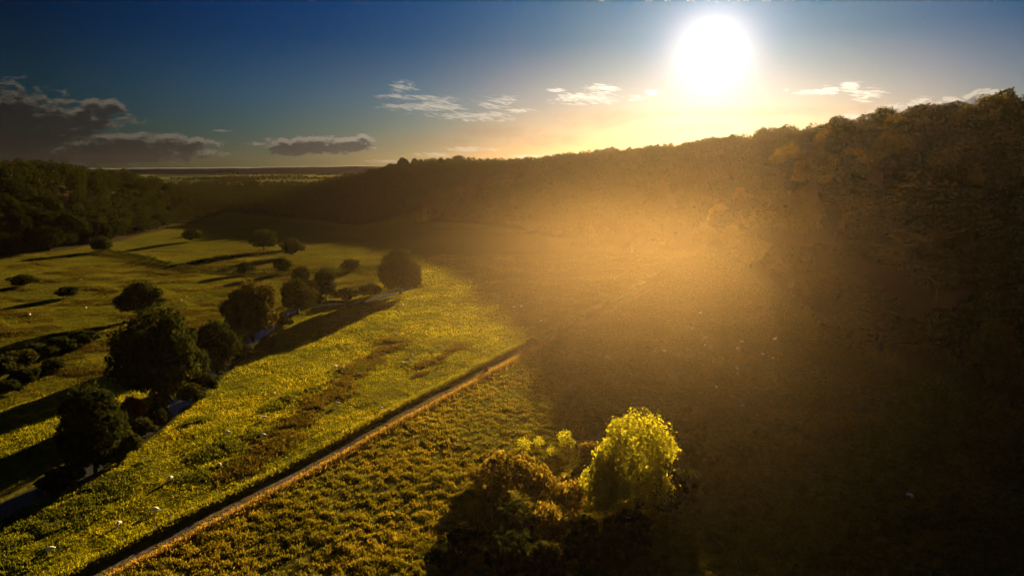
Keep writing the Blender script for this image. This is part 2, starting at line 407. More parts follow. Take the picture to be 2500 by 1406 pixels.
def resample(pl, step):
    pts = []
    for a, b in zip(pl[:-1], pl[1:]):
        n = max(1, int(np.linalg.norm(b-a)/step))
        for i in range(n): pts.append(a + (b-a)*i/n)
    pts.append(pl[-1])
    pts = np.array(pts)
    for _ in range(3):
        pts[1:-1] = .25*pts[:-2] + .5*pts[1:-1] + .25*pts[2:]
    return pts
def ribbon(name, pl, half, zfun, m, step=2.0, across=6):
    c = resample(pl, step)
    t = np.gradient(c, axis=0); t /= np.linalg.norm(t, axis=1)[:, None]
    nrm = np.c_[-t[:, 1], t[:, 0]]
    half = np.asarray(half(c) if callable(half) else half)
    vs = []
    for k in range(across+1):
        o = (k/across*2-1)
        w = half*(1 + .12*np.sin(np.arange(len(c))*.37 + k))
        p = c + nrm*(o*w)[:, None]
        vs.append(np.c_[p, zfun(c, p, o)])
    vs = np.stack(vs, 1)
    n, kk = vs.shape[:2]
    ii = np.arange(n*kk).reshape(n, kk)
    q = np.c_[ii[:-1, :-1].ravel(), ii[1:, :-1].ravel(), ii[1:, 1:].ravel(), ii[:-1, 1:].ravel()]
    return mesh_np(name, vs.reshape(-1, 3), q[:, ::-1], 4, m, True)
tag(link('river', ribbon('river', RIVER, lambda c: np.interp(c[:, 1], [190, 270, 330], [4.2, 2.6, 1.7]), lambda c, p, o: np.full(len(c), -.8), M_WATER)), kind='structure')
tag(link('lane', ribbon('lane', TRACK[:5], 1.4, lambda c, p, o: height(p[:, 0], p[:, 1]) + .05 + .03*(1-o*o), M_TRACK, 1.0)), kind='structure')
# far blue hill range that closes the vale
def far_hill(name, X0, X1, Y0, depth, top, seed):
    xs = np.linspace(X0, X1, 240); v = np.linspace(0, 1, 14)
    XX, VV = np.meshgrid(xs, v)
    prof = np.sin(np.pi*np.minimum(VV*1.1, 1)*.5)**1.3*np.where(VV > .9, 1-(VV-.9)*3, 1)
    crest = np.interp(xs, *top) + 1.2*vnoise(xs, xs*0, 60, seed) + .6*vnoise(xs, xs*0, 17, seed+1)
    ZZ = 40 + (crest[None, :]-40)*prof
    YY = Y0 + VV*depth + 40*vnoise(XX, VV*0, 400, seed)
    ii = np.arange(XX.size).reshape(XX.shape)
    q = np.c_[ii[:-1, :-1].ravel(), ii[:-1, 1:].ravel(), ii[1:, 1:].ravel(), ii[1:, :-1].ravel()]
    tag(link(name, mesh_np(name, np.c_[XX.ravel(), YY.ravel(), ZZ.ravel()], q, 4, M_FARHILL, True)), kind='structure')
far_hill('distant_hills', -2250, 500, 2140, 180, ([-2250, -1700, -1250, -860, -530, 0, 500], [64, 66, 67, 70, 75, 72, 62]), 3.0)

# ------------------------------------------------------------------ trees
def quads_from(cent, nrm, size, rng, aspect=.62):
    n = len(cent)
    nrm = nrm/np.maximum(np.linalg.norm(nrm, axis=1), 1e-6)[:, None]
    a = rng.normal(size=(n, 3)); u = np.cross(nrm, a); u /= np.maximum(np.linalg.norm(u, axis=1), 1e-6)[:, None]
    w = np.cross(nrm, u)
    s = (size*(.55 + .9*rng.random(n)))[:, None]
    u, w = u*s, w*s*aspect
    bend = nrm*s*(.25*rng.random(n)[:, None])
    v = np.stack([cent-u-bend, cent+w*.9, cent+u-bend, cent-w*.9], 1)
    return v.reshape(-1, 3), np.arange(n*4).reshape(n, 4)
def crown_points(seed, R, z0, z1, n, lobes=11, ragged=.25, taper=.15, lr=(.24, .50), push=.58):
    """leaf positions and outward directions on a crown made of overlapping leafy lobes"""
    rng = np.random.default_rng(seed)
    zc, rz = (z0+z1)/2, (z1-z0)/2
    L = []
    for i in range(lobes):
        ph = i*2.39996 + rng.normal()*.4; hh = -0.75 + 1.55*((i+.5)/lobes) + rng.normal()*.12
        hh = min(max(hh, -.85), .85)
        rr = math.sqrt(max(0, 1-hh*hh))*(1 - taper*(hh+1)/2)*(push + .28*rng.random())
        r = lr[0] + (lr[1]-lr[0])*rng.random()
        L.append((rr*math.cos(ph), rr*math.sin(ph), hh*.74, r*(1-.3*abs(hh))))
    L.append((0, 0, .35, .55)); L.append((0.1, 0, -.1, .55))
    L = np.array(L)
    k = rng.choice(len(L), size=n*2, p=(L[:, 3]**2)/np.sum(L[:, 3]**2))
    d = rng.normal(size=(n*2, 3)); d /= np.linalg.norm(d, axis=1)[:, None]
    rad = L[k, 3]*(1 - ragged*rng.random(n*2)**2 + .16*rng.normal(size=n*2)*ragged*2)
    clump = .06*np.sin(d*9 + seed).sum(1)
    pts = L[k, :3] + d*(rad + clump*L[k, 3])[:, None]
    inside = np.zeros(n*2)
    for l in L: inside = np.maximum(inside, 1 - np.linalg.norm(pts-l[:3], axis=1)/l[3])
    keep = (inside < .28) | (rng.random(n*2) < .12)
    pts, d = pts[keep][:n], d[keep][:n]
    return pts*np.array([R, R, rz]) + np.array([0, 0, zc]), d, L*np.array([R, R, rz, R]) + np.array([0, 0, zc, 0])
def crown_mesh(name, seed, R, z0, z1, n, leaf, m, **kw):
    rng = np.random.default_rng(seed+99)
    p, d, L = crown_points(seed, R, z0, z1, n, **kw)
    v, f = quads_from(p, d + rng.normal(size=p.shape)*.7 + np.array([0, 0, .25]), leaf, rng)
    return mesh_np(name, v, f, 4, m), L
def tube(pts, rads, k=7):
    pts = np.array(pts, float); n = len(pts)
    t = np.gradient(pts, axis=0); t /= np.linalg.norm(t, axis=1)[:, None]
    a = np.cross(t, [0.3, .9, .1]); a /= np.linalg.norm(a, axis=1)[:, None]
    b = np.cross(t, a)
    th = np.linspace(0, 2*np.pi, k, endpoint=False)
    v = pts[:, None, :] + (np.cos(th)[None, :, None]*a[:, None, :] + np.sin(th)[None, :, None]*b[:, None, :])*np.array(rads)[:, None, None]
    ii = np.arange(n*k).reshape(n, k)
    f = np.c_[ii[:-1].ravel(), np.roll(ii, -1, 1)[:-1].ravel(), np.roll(ii, -1, 1)[1:].ravel(), ii[1:].ravel()]
    return v.reshape(-1, 3), f
def trunk_mesh(name, seed, H, R, lobes, base_r):
    rng = np.random.default_rng(seed+5)
    vs, fs, o = [], [], 0
    def add(p, r, k=7):
        nonlocal o
        v, f = tube(p, r, k); vs.append(v); fs.append(f+o); o += len(v)
    lean = rng.normal(size=2)*.03*H
    zs = np.linspace(-.6, H*.72, 7)
    main = np.c_[lean[0]*(zs/H)**2, lean[1]*(zs/H)**2, zs]
    add(main, base_r*np.array([1.5, 1.05, .9, .78, .6, .4, .2]), 9)
    for l in lobes[:9]:
        s = main[2 + int(rng.integers(0, 3))]; e = l[:3]
        mid = s*.5 + e*.5 + np.array([0, 0, -.06*H])
        add([s, s*.55+mid*.45, mid, e], base_r*np.array([.42, .33, .24, .08]), 5)
    return mesh_np(name, np.concatenate(vs), np.concatenate(fs), 4, M_BARK, True)

class Kind:
    """one kind of tree or bush: shared crown and trunk meshes; make() builds a thing, children and all"""
    def __init__(self, thing, seed, R, H, z0, n, leaf, m, base_r=.45, **kw):
        self.thing = thing; self.R, self.H = R, H
        self.crown, L = crown_mesh(thing + '_crown', seed, R, z0*H, H, n, leaf, m, **kw)
        self.trunk = trunk_mesh(thing + '_trunk', seed, H, R, L, base_r)
    def make(self, x, y, z, label, cat='tree', group=None, w=None, h=None, rz=0.0):
        sx = (w/2/self.R) if w else 1.0; sz = (h/self.H) if h else sx
        e = empty(self.thing, (x, y, z), rz, (sx, sx, sz))
        link('crown', self.crown, e); link('trunk' if cat == 'tree' else 'stem', self.trunk, e)
        return tag(e, label, cat, group)
rnd = random.Random(5)

# --- riverside and meadow trees, one by one: (px, base py, top py, width px)
def single(kind, px, by, ty, wpx, label, cat='tree', group=None):
    x, y, z = ground(px, by)
    depth = y*math.cos(PITCH) + (CAM_Z-z)*math.sin(PITCH)
    h = (by-ty)/F_PX*depth/math.cos(PITCH + (by/2+ty/2-703)/F_PX)
    w = wpx/F_PX*depth
    # the foot seen in the photo is the crown's near rim: move the stem back by a part of the radius
    k = .22*w; x *= (y+k)/y; y += k
    return kind.make(x, y, h1(x, y), label, cat, group, w, h, rnd.random()*6.28)
G_RIV = 'trees along the river'
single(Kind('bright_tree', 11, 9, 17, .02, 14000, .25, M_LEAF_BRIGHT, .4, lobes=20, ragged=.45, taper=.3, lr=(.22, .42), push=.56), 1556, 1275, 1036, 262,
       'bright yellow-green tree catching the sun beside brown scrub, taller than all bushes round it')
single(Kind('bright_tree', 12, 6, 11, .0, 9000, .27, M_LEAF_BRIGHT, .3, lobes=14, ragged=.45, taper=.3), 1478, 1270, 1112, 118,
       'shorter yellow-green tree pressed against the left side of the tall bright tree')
single(Kind('riverside_tree', 21, 10, 20, .02, 13000, .45, M_LEAF, .6, lobes=30, taper=.25, lr=(.16, .36), ragged=.35), 405, 1015, 752, 235, 'largest dark tree of the riverside clump, casting the longest shadow', group=G_RIV)
single(Kind('riverside_tree', 22, 7, 18, .02, 9000, .42, M_LEAF, .5, lobes=22, taper=.3, lr=(.16, .36)), 535, 925, 778, 118, 'rounded dark tree leaning against the largest riverside tree', group=G_RIV)
single(Kind('riverside_tree', 23, 8, 16, .02, 8000, .42, M_LEAF, .5, lobes=20, lr=(.18, .38), ragged=.4), 350, 780, 686, 122, 'dark round tree standing alone in the meadow across the river', group=G_RIV)
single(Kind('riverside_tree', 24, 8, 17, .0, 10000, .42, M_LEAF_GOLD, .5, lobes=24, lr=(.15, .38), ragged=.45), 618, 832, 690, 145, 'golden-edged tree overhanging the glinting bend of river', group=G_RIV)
single(Kind('riverside_tree', 25, 7, 18, .0, 6000, .5, M_LEAF, .5, lobes=12), 728, 772, 680, 84, 'narrow dark tree second from the bend of river', group=G_RIV)
single(Kind('riverside_tree', 26, 6, 16, .0, 5000, .5, M_LEAF, .5, lobes=11), 740, 740, 648, 52, 'slim tree behind the narrow riverside tree', group=G_RIV)
single(Kind('riverside_tree', 27, 6, 15, .0, 5000, .5, M_LEAF, .5, lobes=11), 797, 742, 658, 58, 'small upright tree, last of the row before the gap in the riverside', group=G_RIV)
single(Kind('riverside_tree', 28, 9, 16, .0, 8000, .55, M_LEAF, .55, lobes=22, taper=.3, lr=(.2, .4), ragged=.4), 978, 722, 608, 106, 'broad round tree standing apart at the far end of the meadow', group=G_RIV)
single(Kind('riverside_tree', 29, 9, 16, .0, 10000, .42, M_LEAF, .4, lobes=26, taper=.3, lr=(.15, .36), ragged=.4), 235, 1165, 945, 185, 'dark bushy tree over the near river bank', group=G_RIV)
single(Kind('russet_shrub', 30, 3, 4, .0, 2500, .3, M_LEAF_RED, .12, lobes=9), 325, 1040, 978, 62, 'russet shrub between two dark riverside trees', 'shrub')
for px, by, ty, w, lab in ((300, 1130, 1060, 110, 'green shrub at the foot of the bushy tree by the near river bank'), (345, 1075, 1030, 80, 'green shrub just below the russet shrub'),
                      (505, 960, 915, 70, 'low shrub under the rounded dark riverside tree'), (470, 985, 940, 70, 'low shrub under the largest riverside tree'),
                      (690, 800, 770, 50, 'low dark shrub hiding the far side of the river bend'), (590, 880, 845, 60, 'low dark shrub on the bank under the golden-edged tree'),
                      (385, 1040, 1000, 70, 'low dark shrub between the russet shrub and the largest riverside tree'), (150, 1195, 1150, 90, 'dark shrub at the water edge below the bushy tree'), (850, 735, 705, 60, 'low dark shrub beside the last tree of the riverside row'), (905, 730, 700, 50, 'low dark shrub left of the broad round tree'),
                      (770, 750, 722, 50, 'low dark shrub between two upright riverside trees'), (650, 850, 822, 40, 'small shrub on the meadow edge by the river bend')):
    single(Kind('river_shrub', 31+px, 3, 3.5, .0, 2200, .32, M_LEAF, .12, lobes=9), px, by, ty, w, lab, 'shrub', 'shrubs along the river')
K_SCRUB = [Kind('scrub_bush', 70+i, 3.2, 3.6, .0, 2000, .22, M_SCRUB, .1, lobes=12, ragged=.6) for i in range(4)]
K_SAP = [Kind('sapling', 90+i, 2.2, 3.6, .05, 420, .2, M_LEAF_BRIGHT, .06, lobes=7, ragged=.8) for i in range(2)]
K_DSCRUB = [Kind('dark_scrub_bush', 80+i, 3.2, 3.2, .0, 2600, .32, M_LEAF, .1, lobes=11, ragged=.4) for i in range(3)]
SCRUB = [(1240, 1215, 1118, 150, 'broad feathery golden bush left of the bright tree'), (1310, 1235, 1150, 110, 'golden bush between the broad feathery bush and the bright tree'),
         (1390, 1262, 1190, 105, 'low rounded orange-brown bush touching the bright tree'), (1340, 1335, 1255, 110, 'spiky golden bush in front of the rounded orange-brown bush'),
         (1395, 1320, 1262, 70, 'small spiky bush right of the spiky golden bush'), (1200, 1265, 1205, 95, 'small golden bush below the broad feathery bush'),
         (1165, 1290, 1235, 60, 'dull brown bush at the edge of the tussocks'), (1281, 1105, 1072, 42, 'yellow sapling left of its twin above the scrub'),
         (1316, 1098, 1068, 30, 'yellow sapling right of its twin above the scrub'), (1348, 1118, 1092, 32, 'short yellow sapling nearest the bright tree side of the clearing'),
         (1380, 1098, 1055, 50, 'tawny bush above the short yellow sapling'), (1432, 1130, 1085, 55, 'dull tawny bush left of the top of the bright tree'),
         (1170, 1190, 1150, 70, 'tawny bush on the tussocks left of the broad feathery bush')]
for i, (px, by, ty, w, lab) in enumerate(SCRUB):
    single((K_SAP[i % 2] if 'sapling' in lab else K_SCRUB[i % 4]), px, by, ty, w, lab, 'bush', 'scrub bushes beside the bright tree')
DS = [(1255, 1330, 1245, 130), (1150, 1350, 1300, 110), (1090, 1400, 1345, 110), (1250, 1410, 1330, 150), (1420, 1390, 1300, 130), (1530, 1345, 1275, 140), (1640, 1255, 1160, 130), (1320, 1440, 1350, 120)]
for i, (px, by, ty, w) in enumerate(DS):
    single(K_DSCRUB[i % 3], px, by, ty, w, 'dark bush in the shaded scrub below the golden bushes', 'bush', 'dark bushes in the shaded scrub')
single(K_DSCRUB[0], 1298, 850, 826, 24, 'small green bush growing on the edge of the lane', 'bush')
single(K_DSCRUB[1], 1186, 912, 896, 12, 'tiny bush on the lane verge', 'bush')
for i, (px, by, ty, w) in enumerate([(200, 845, 810, 70), (150, 862, 828, 80), (95, 880, 845, 90), (40, 905, 862, 90), (-5, 930, 880, 90), (60, 935, 905, 70), (130, 905, 880, 60), (20, 965, 935, 60)]):
    single(K_DSCRUB[i % 3], px, by, ty, w, 'dark bush in the belt of scrub across the far meadow', 'bush', 'dark bushes in the belt across the far meadow')

# --- woods on the hillsides
FK = []
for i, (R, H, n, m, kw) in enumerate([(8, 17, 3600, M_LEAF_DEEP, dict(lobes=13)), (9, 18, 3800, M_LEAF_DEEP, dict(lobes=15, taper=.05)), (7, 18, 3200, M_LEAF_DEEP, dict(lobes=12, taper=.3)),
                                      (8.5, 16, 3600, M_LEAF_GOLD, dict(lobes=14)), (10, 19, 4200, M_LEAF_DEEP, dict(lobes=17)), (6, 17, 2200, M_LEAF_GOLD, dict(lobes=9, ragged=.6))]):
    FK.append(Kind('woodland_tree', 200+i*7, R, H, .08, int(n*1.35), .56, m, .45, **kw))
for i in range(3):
    FK.append(Kind('woodland_tree', 260+i*7, 9, 18, .08, 5000, .5, M_RIMLIT, .45, lobes=20, lr=(.18, .4), ragged=.4, taper=.2))
SMALL = [crown_points(300+i, 7.5, 2.0, 15.5, 420, lobes=11, ragged=.35) for i in range(5)]

def wood_points(pl, side, reach, behind, y0, y1, step, seed):
    rng = np.random.default_rng(seed)
    xs = np.arange(-800, 420, step); ys = np.arange(y0, y1, step)
    X, Y = np.meshgrid(xs, ys)
    X = X + (rng.random(X.shape)-.5)*step*.85; Y = Y + (rng.random(Y.shape)-.5)*step*.85
    d, s, cols = poly_dist(X, Y, pl)
    W = cols[1]
    ok = ((s*side >= 0) & (d < reach*W)) | ((s*side < 0) & (d < behind))
    inview = np.abs(X) < .80*Y + 45
    m = ok & inview
    return np.c_[X[m], Y[m], d[m], s[m]*side]
cand = []
for pts, zone in ((wood_points(RIDGE, 1, 1.0, 22, 150, 700, 15.5, 1), 'hanger'), (wood_points(RIDGE, 1, .96, 26, 640, 1320, 14.5, 2), 'ridge'),
                  (wood_points(LEFTH, -1, .95, 40, 380, 1010, 13.5, 3), 'left')):
    for p in pts: cand.append((p[0], p[1], zone))
# trees of the valley bottom beyond the fields
rng = np.random.default_rng(8)
for _ in range(150):
    x, y = rng.uniform(-470, -250), rng.uniform(955, 1300)
    cand.append((x, y, 'ridge'))
cand = np.array([(c[0], c[1], {'hanger': 0, 'ridge': 1, 'left': 2}[c[2]]) for c in cand])
zz = height(cand[:, 0], cand[:, 1])
dist = np.hypot(cand[:, 0], cand[:, 1])
# hidden ones (well below the line of sight over nearer crowns) are not told apart: keep the largest showing
order = np.argsort(dist)
LAB = {0: 'broad dark tree in the dense wood on the steep near hillside', 1: 'crown along the far ridge standing out against the bright sky', 2: 'dark tree in the wood on the shaded hill across the river'}
GRP = {0: 'trees of the steep hillside wood', 1: 'trees on the skyline of the far ridge', 2: 'trees of the wood across the river'}
rest = []
quota = {0: 150, 2: 60}; used = {0: 0, 2: 0}
r2 = random.Random(77)
def wood_tree(x, y, z, zn, ks, wr, hr):
    w = r2.choice(wr); w = r2.uniform(*w); h = r2.uniform(*hr) + (w-12)*.18
    FK[r2.choice(ks)].make(x, y, z, LAB[zn], 'tree', GRP[zn], w, h, r2.random()*6.28)
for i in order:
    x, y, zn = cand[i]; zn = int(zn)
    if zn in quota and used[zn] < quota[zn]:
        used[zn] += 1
        if zn == 0 and x < 205 and 330 < y < 640 and r2.random() < .42:  # stretch of crowns given leaves brightened to look rim-lit
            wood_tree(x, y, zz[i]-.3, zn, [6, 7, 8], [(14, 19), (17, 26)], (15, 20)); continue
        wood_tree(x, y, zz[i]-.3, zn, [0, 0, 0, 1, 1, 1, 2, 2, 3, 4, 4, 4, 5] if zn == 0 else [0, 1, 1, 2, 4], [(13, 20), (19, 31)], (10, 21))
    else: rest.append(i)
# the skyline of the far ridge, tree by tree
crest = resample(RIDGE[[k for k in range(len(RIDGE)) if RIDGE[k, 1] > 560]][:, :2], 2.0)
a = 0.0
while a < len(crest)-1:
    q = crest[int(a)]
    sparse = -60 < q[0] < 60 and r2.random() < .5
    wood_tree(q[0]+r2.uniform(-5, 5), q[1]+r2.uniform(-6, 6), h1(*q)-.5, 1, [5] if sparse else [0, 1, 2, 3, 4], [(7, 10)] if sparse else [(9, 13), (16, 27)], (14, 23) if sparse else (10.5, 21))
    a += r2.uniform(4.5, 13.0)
def merged_wood(name, pts, m, seed, leaf=.85, smin=.75, smax=1.25):
    rng = np.random.default_rng(seed)
    Vs, Fs, o = [], [], 0
    for (x, y, z) in pts:
        p, d, L = SMALL[int(rng.integers(len(SMALL)))]
        a = rng.random()*6.28; c, s = math.cos(a), math.sin(a)
        sx, sz = rng.uniform(smin, smax), rng.uniform(smin, smax)
        q = np.c_[(p[:, 0]*c-p[:, 1]*s)*sx, (p[:, 0]*s+p[:, 1]*c)*sx, p[:, 2]*sz] + np.array([x, y, z])
        dd = np.c_[d[:, 0]*c-d[:, 1]*s, d[:, 0]*s+d[:, 1]*c, d[:, 2]]
        v, f = quads_from(q, dd + rng.normal(size=d.shape)*.6, leaf, rng)
        Vs.append(v); Fs.append(f+o); o += len(v)
    return link(name, mesh_np(name, np.concatenate(Vs), np.concatenate(Fs), 4, m))
tag(merged_wood('distant_wood', [(cand[i, 0], cand[i, 1], zz[i]-.4) for i in rest], M_LEAF_DEEP, 5), 'continuous dark wood along the far ridge and valley end', 'wood', kind='stuff')
rng = np.random.default_rng(31)
k = rng.integers(0, len(crest), 420); ux = crest[k, 0]+rng.normal(size=420)*7; uy = crest[k, 1]+rng.normal(size=420)*7; uz = height(ux, uy)-1.0
tag(merged_wood('hilltop_undergrowth', list(zip(ux, uy, uz)), M_LEAF, 9, .6, .3, .62), 'low undergrowth filling in between the trunks along the far ridge', 'undergrowth', kind='stuff')
# hedges and copses of the far vale
rng = np.random.default_rng(12)
fp = []
for k in range(46):
    y = 1260*math.exp(rng.random()*.52); x = rng.uniform(-.50, -.08)*y
    n = int(rng.integers(6, 26)); a = rng.normal()*.35
    st = rng.uniform(4, 8)
    for j in range(n):
        q = (x + math.cos(a)*st*j + rng.normal()*3, y + math.sin(a)*st*j + rng.normal()*3)
        if h1(*q) < 52: fp.append((q[0], q[1], h1(*q)-1.5))
tag(merged_wood('distant_hedgerow_vegetation', fp, M_LEAF, 6, .8, .25, .55), 'hedgerows and copses scattered over the far flat vale', 'hedgerows', kind='stuff')

# hedge between the far fields
def hedge(name, px_line, label, hh, seed):
    pts = np.array([ground(*p)[:2] for p in px_line])
    c = resample(pts, 1.2)
    rng = np.random.default_rng(seed)
    n = len(c)*26
    k = rng.integers(0, len(c), n)
    hv = hh*(.7 + .6*np.abs(vnoise(c[:, 0], c[:, 1], 6, seed)))
    ph = rng.random(n)*np.pi
    x = c[k, 0] + rng.normal(size=n)*.5; y = c[k, 1] + np.cos(ph)*1.3 + rng.normal(size=n)*.4
    z = height(x, y) + np.sin(ph)*hv[k]*(.6+.4*rng.random(n))
    d = np.c_[rng.normal(size=n)*.4, np.cos(ph), np.sin(ph)]
    v, f = quads_from(np.c_[x, y, z], d + rng.normal(size=d.shape)*.5, .45, rng)
    return tag(link(name, mesh_np(name, v, f, 4, M_LEAF)), label, 'hedge')
hedge('hedge', [(235, 612), (330, 628), (420, 652), (520, 660), (640, 667), (780, 664), (925, 658)], 'dark hedge running across the valley between the far fields', 3.6, 1)
hedge('hedge', [(420, 652), (500, 640), (600, 625), (690, 615)], 'short dark hedge branching off across the far shaded field', 2.0, 2)

K_FIELD = [Kind('field_tree', 120+i, 6, 10, .0, 3500, .42, M_LEAF, .35, lobes=18, lr=(.2, .4), ragged=.4) for i in range(3)]
for i, (px, by, ty, w) in enumerate([(250, 616, 578, 55), (600, 669, 640, 48), (690, 669, 630, 52), (855, 664, 632, 55)]):
    single(K_FIELD[i % 3], px, by, ty, w, 'small dark tree growing out of the hedge between the far fields', 'tree', 'trees in the far hedge')
for i, (px, by, ty, w, lab) in enumerate([(645, 612, 560, 75, 'dark tree at the lower end of the lit hillside field'), (715, 625, 582, 60, 'dark tree just right of the lit hillside field'), (470, 590, 556, 45, 'small dark tree at the edge of the wood by the lit hillside field'),
                                          (165, 728, 700, 60, 'low spreading tree out in the rough pasture'), (60, 700, 672, 70, 'low tree far out in the rough pasture near the dark wood')]):
    single(K_FIELD[i % 3], px, by, ty, w, lab, 'tree')
# ------------------------------------------------------------------ grass, rushes, verges
def blades(name, x, y, hgt, wid, m, label, cat, seed, per=4, lean=.35):
    rng = np.random.default_rng(seed)
    n = len(x); z = height(x, y)
    X = np.repeat(x, per) + rng.normal(size=n*per)*np.repeat(wid, per)*.8
    Y = np.repeat(y, per) + rng.normal(size=n*per)*np.repeat(wid, per)*.8
    Z = np.repeat(z, per) - .05
    H = np.repeat(hgt, per)*(.6+.7*rng.random(n*per)); Wd = np.repeat(wid, per)*(.5+.7*rng.random(n*per))
    a = rng.random(n*per)*2*np.pi
    dx, dy = np.cos(a)*Wd*.5, np.sin(a)*Wd*.5
    lx, ly = rng.normal(size=n*per)*lean*H, rng.normal(size=n*per)*lean*H
    v = np.stack([np.c_[X-dx, Y-dy, Z], np.c_[X+dx, Y+dy, Z], np.c_[X+dx*.7+lx, Y+dy*.7+ly, Z+H], np.c_[X-dx*.5+lx*.8, Y-dy*.5+ly*.8, Z+H*.8]], 1).reshape(-1, 3)
    return tag(link(name, mesh_np(name, v, np.arange(n*per*4).reshape(-1, 4), 4, m)), label, cat, kind='stuff')
def side_of_track(x, y):
    d, s, _ = poly_dist(x, y, np.c_[TRACK, np.zeros((len(TRACK), 1))])
    return d*s            # + = left of the lane
def river_d(x, y): return poly_dist(x, y, np.c_[RIVER, np.zeros((len(RIVER), 1))])[0]
rng = np.random.default_rng(21)
def sample_ground(n, y0, y1, ratio=.80, pad=10):
    """points in the wedge before the camera, as dense near as far in angle"""
    y = 1/(1/y1 + rng.random(n)*(1/y0-1/y1)); x = (rng.random(n)*2-1)*(ratio*y+pad)
    return x, y
x, y = sample_ground(1000000, 88, 520)
s = side_of_track(x, y); rd = river_d(x, y); hz = height(x, y)
m = (s > 3.0) & (rd > 6) & (hz < 6)
pat = vnoise(x, y, 14, 3)
over = (s > 60) & (x < np.interp(y, [150, 240, 300, 360, 520], [-150, -118, -105, -80, -60]))
for nm, q, mm, lab in (('meadow_grass', m & ~over, M_GRASS, 'sunlit yellow-green meadow grass between river and lane'), ('pasture_grass', m & over, M_SHADE_GRASS, 'olive pasture grass across the river, shade put into its colour')):
    xs, ys, n = x[q], y[q], int(q.sum())
    blades(nm, xs, ys, np.clip(.22+.14*pat[q]+.12*vnoise(xs, ys, 3.1, 6), .08, .7)*np.where(rng.random(n) > .94, 2.2, 1), np.full(n, .14)*(.7+ys/240), mm, lab, 'grass', 1, 2)
m = (s < -3.0) & (hz < 9)
xm, ym = x[m], y[m]; cl_ = .8*vnoise(xm+1.5*vnoise(xm, ym, 5, 2), ym+1.5*vnoise(xm, ym, 4, 8), 1.25, 9)+.45*vnoise(xm, ym, 9, 5)+.3*rng.normal(size=len(xm))
k = cl_ > .15
blades('tussock_grass', xm[k], ym[k], np.clip(.30+.40*cl_[k], .15, 1.0), np.full(k.sum(), .17), M_TUSSOCK, 'coarse golden tussock grass below the lane', 'grass', 2, 2)
# lane verges
c = resample(TRACK[:5], .22); t = np.gradient(c, axis=0); t /= np.linalg.norm(t, axis=1)[:, None]; nr = np.c_[-t[:, 1], t[:, 0]]
k = rng.integers(0, len(c), 38000); off = -1.5 - np.abs(rng.normal(size=38000))*1.3
keep = vnoise(c[k][:, 0], c[k][:, 1], 4.0, 3) + .7*rng.random(38000) > -.1
k, off = k[keep], off[keep]; p = c[k] + nr[k]*off[:, None]
blades('verge_grass', p[:, 0], p[:, 1], .35+.45*rng.random(len(p)), np.full(len(p), .22), M_DRY, 'dry tawny grass on the lower bank of the lane', 'grass', 3, 2)
k = rng.integers(0, len(c), 22000); off = 3.0 + np.abs(rng.normal(size=22000))*.9; p = c[k] + nr[k]*off[:, None]
blades('bank_grass', p[:, 0], p[:, 1], .4+.5*rng.random(len(p)), np.full(len(p), .22), M_GRASS, 'rank grass on the upper bank of the lane', 'grass', 6, 2)
k = rng.integers(0, len(c), 9000); off = rng.normal(size=9000)*.33; p = c[k] + nr[k]*off[:, None]
keep = vnoise(p[:, 0], p[:, 1], 3.0, 8) > -.1; p = p[keep]
blades('lane_grass', p[:, 0], p[:, 1], .12+.16*rng.random(len(p)), np.full(len(p), .14), M_TUSSOCK, 'thin grass growing between the wheel tracks of the lane', 'grass', 7, 2)
# rushes and nettle beds in the meadow
def strip(px_line, n, spread, seed):
    r = np.random.default_rng(seed)
    cc = resample(np.array([ground(*q)[:2] for q in px_line]), 1.0)
    i = r.integers(0, len(cc), n)
    q = cc[i] + r.normal(size=(n, 2))*spread*(1+.6*np.sin(i*.21+seed))[:, None]
    k = vnoise(q[:, 0], q[:, 1], 5, seed) + .8*vnoise(q[:, 0], q[:, 1], 1.7, seed+3) + .5*r.random(n) > .15
    return q[k]
q = np.concatenate([strip([(965, 830), (900, 885), (840, 935), (760, 1000), (700, 1050), (640, 1100)], 12000, 2.3, 1), strip([(1130, 840), (1060, 880), (1010, 920)], 3000, 1.5, 2), strip([(700, 1060), (620, 1120), (560, 1170)], 1800, 1.4, 4)])
blades('brown_rushes', q[:, 0], q[:, 1], .5+.45*rng.random(len(q)), np.full(len(q), .22), M_RUSH, 'brown rushes in a diagonal strip across the meadow', 'rushes', 4, 3)  # real rushes, raised so the strip also mimics a diagonal shadow
q = np.concatenate([strip([(920, 880), (820, 930), (740, 960), (640, 1005)], 3500, 1.3, 5), strip([(640, 1060), (560, 1090), (500, 1110)], 3000, 1.6, 6), strip([(540, 1140), (480, 1165)], 1500, 1.3, 7), strip([(500, 1020), (470, 1035)], 900, .8, 8), strip([(260, 1200), (160, 1260), (30, 1330), (-60, 1380)], 9000, 3.0, 9), strip([(330, 1130), (200, 1220), (60, 1300)], 7000, 2.5, 10)])
q = np.concatenate([q, strip([(560, 885), (610, 845), (650, 815)], 2500, 1.0, 11), strip([(690, 785), (740, 765), (800, 752), (900, 745), (960, 728)], 5000, 1.2, 12), strip([(560, 850), (640, 785), (700, 745), (800, 725), (950, 706)], 6000, 1.2, 13)])
blades('nettle_undergrowth', q[:, 0], q[:, 1], .35+.45*rng.random(len(q)), np.full(len(q), .26), M_NETTLE, 'dark green beds of nettles in the meadow and on the river bank', 'nettles', 5, 3)
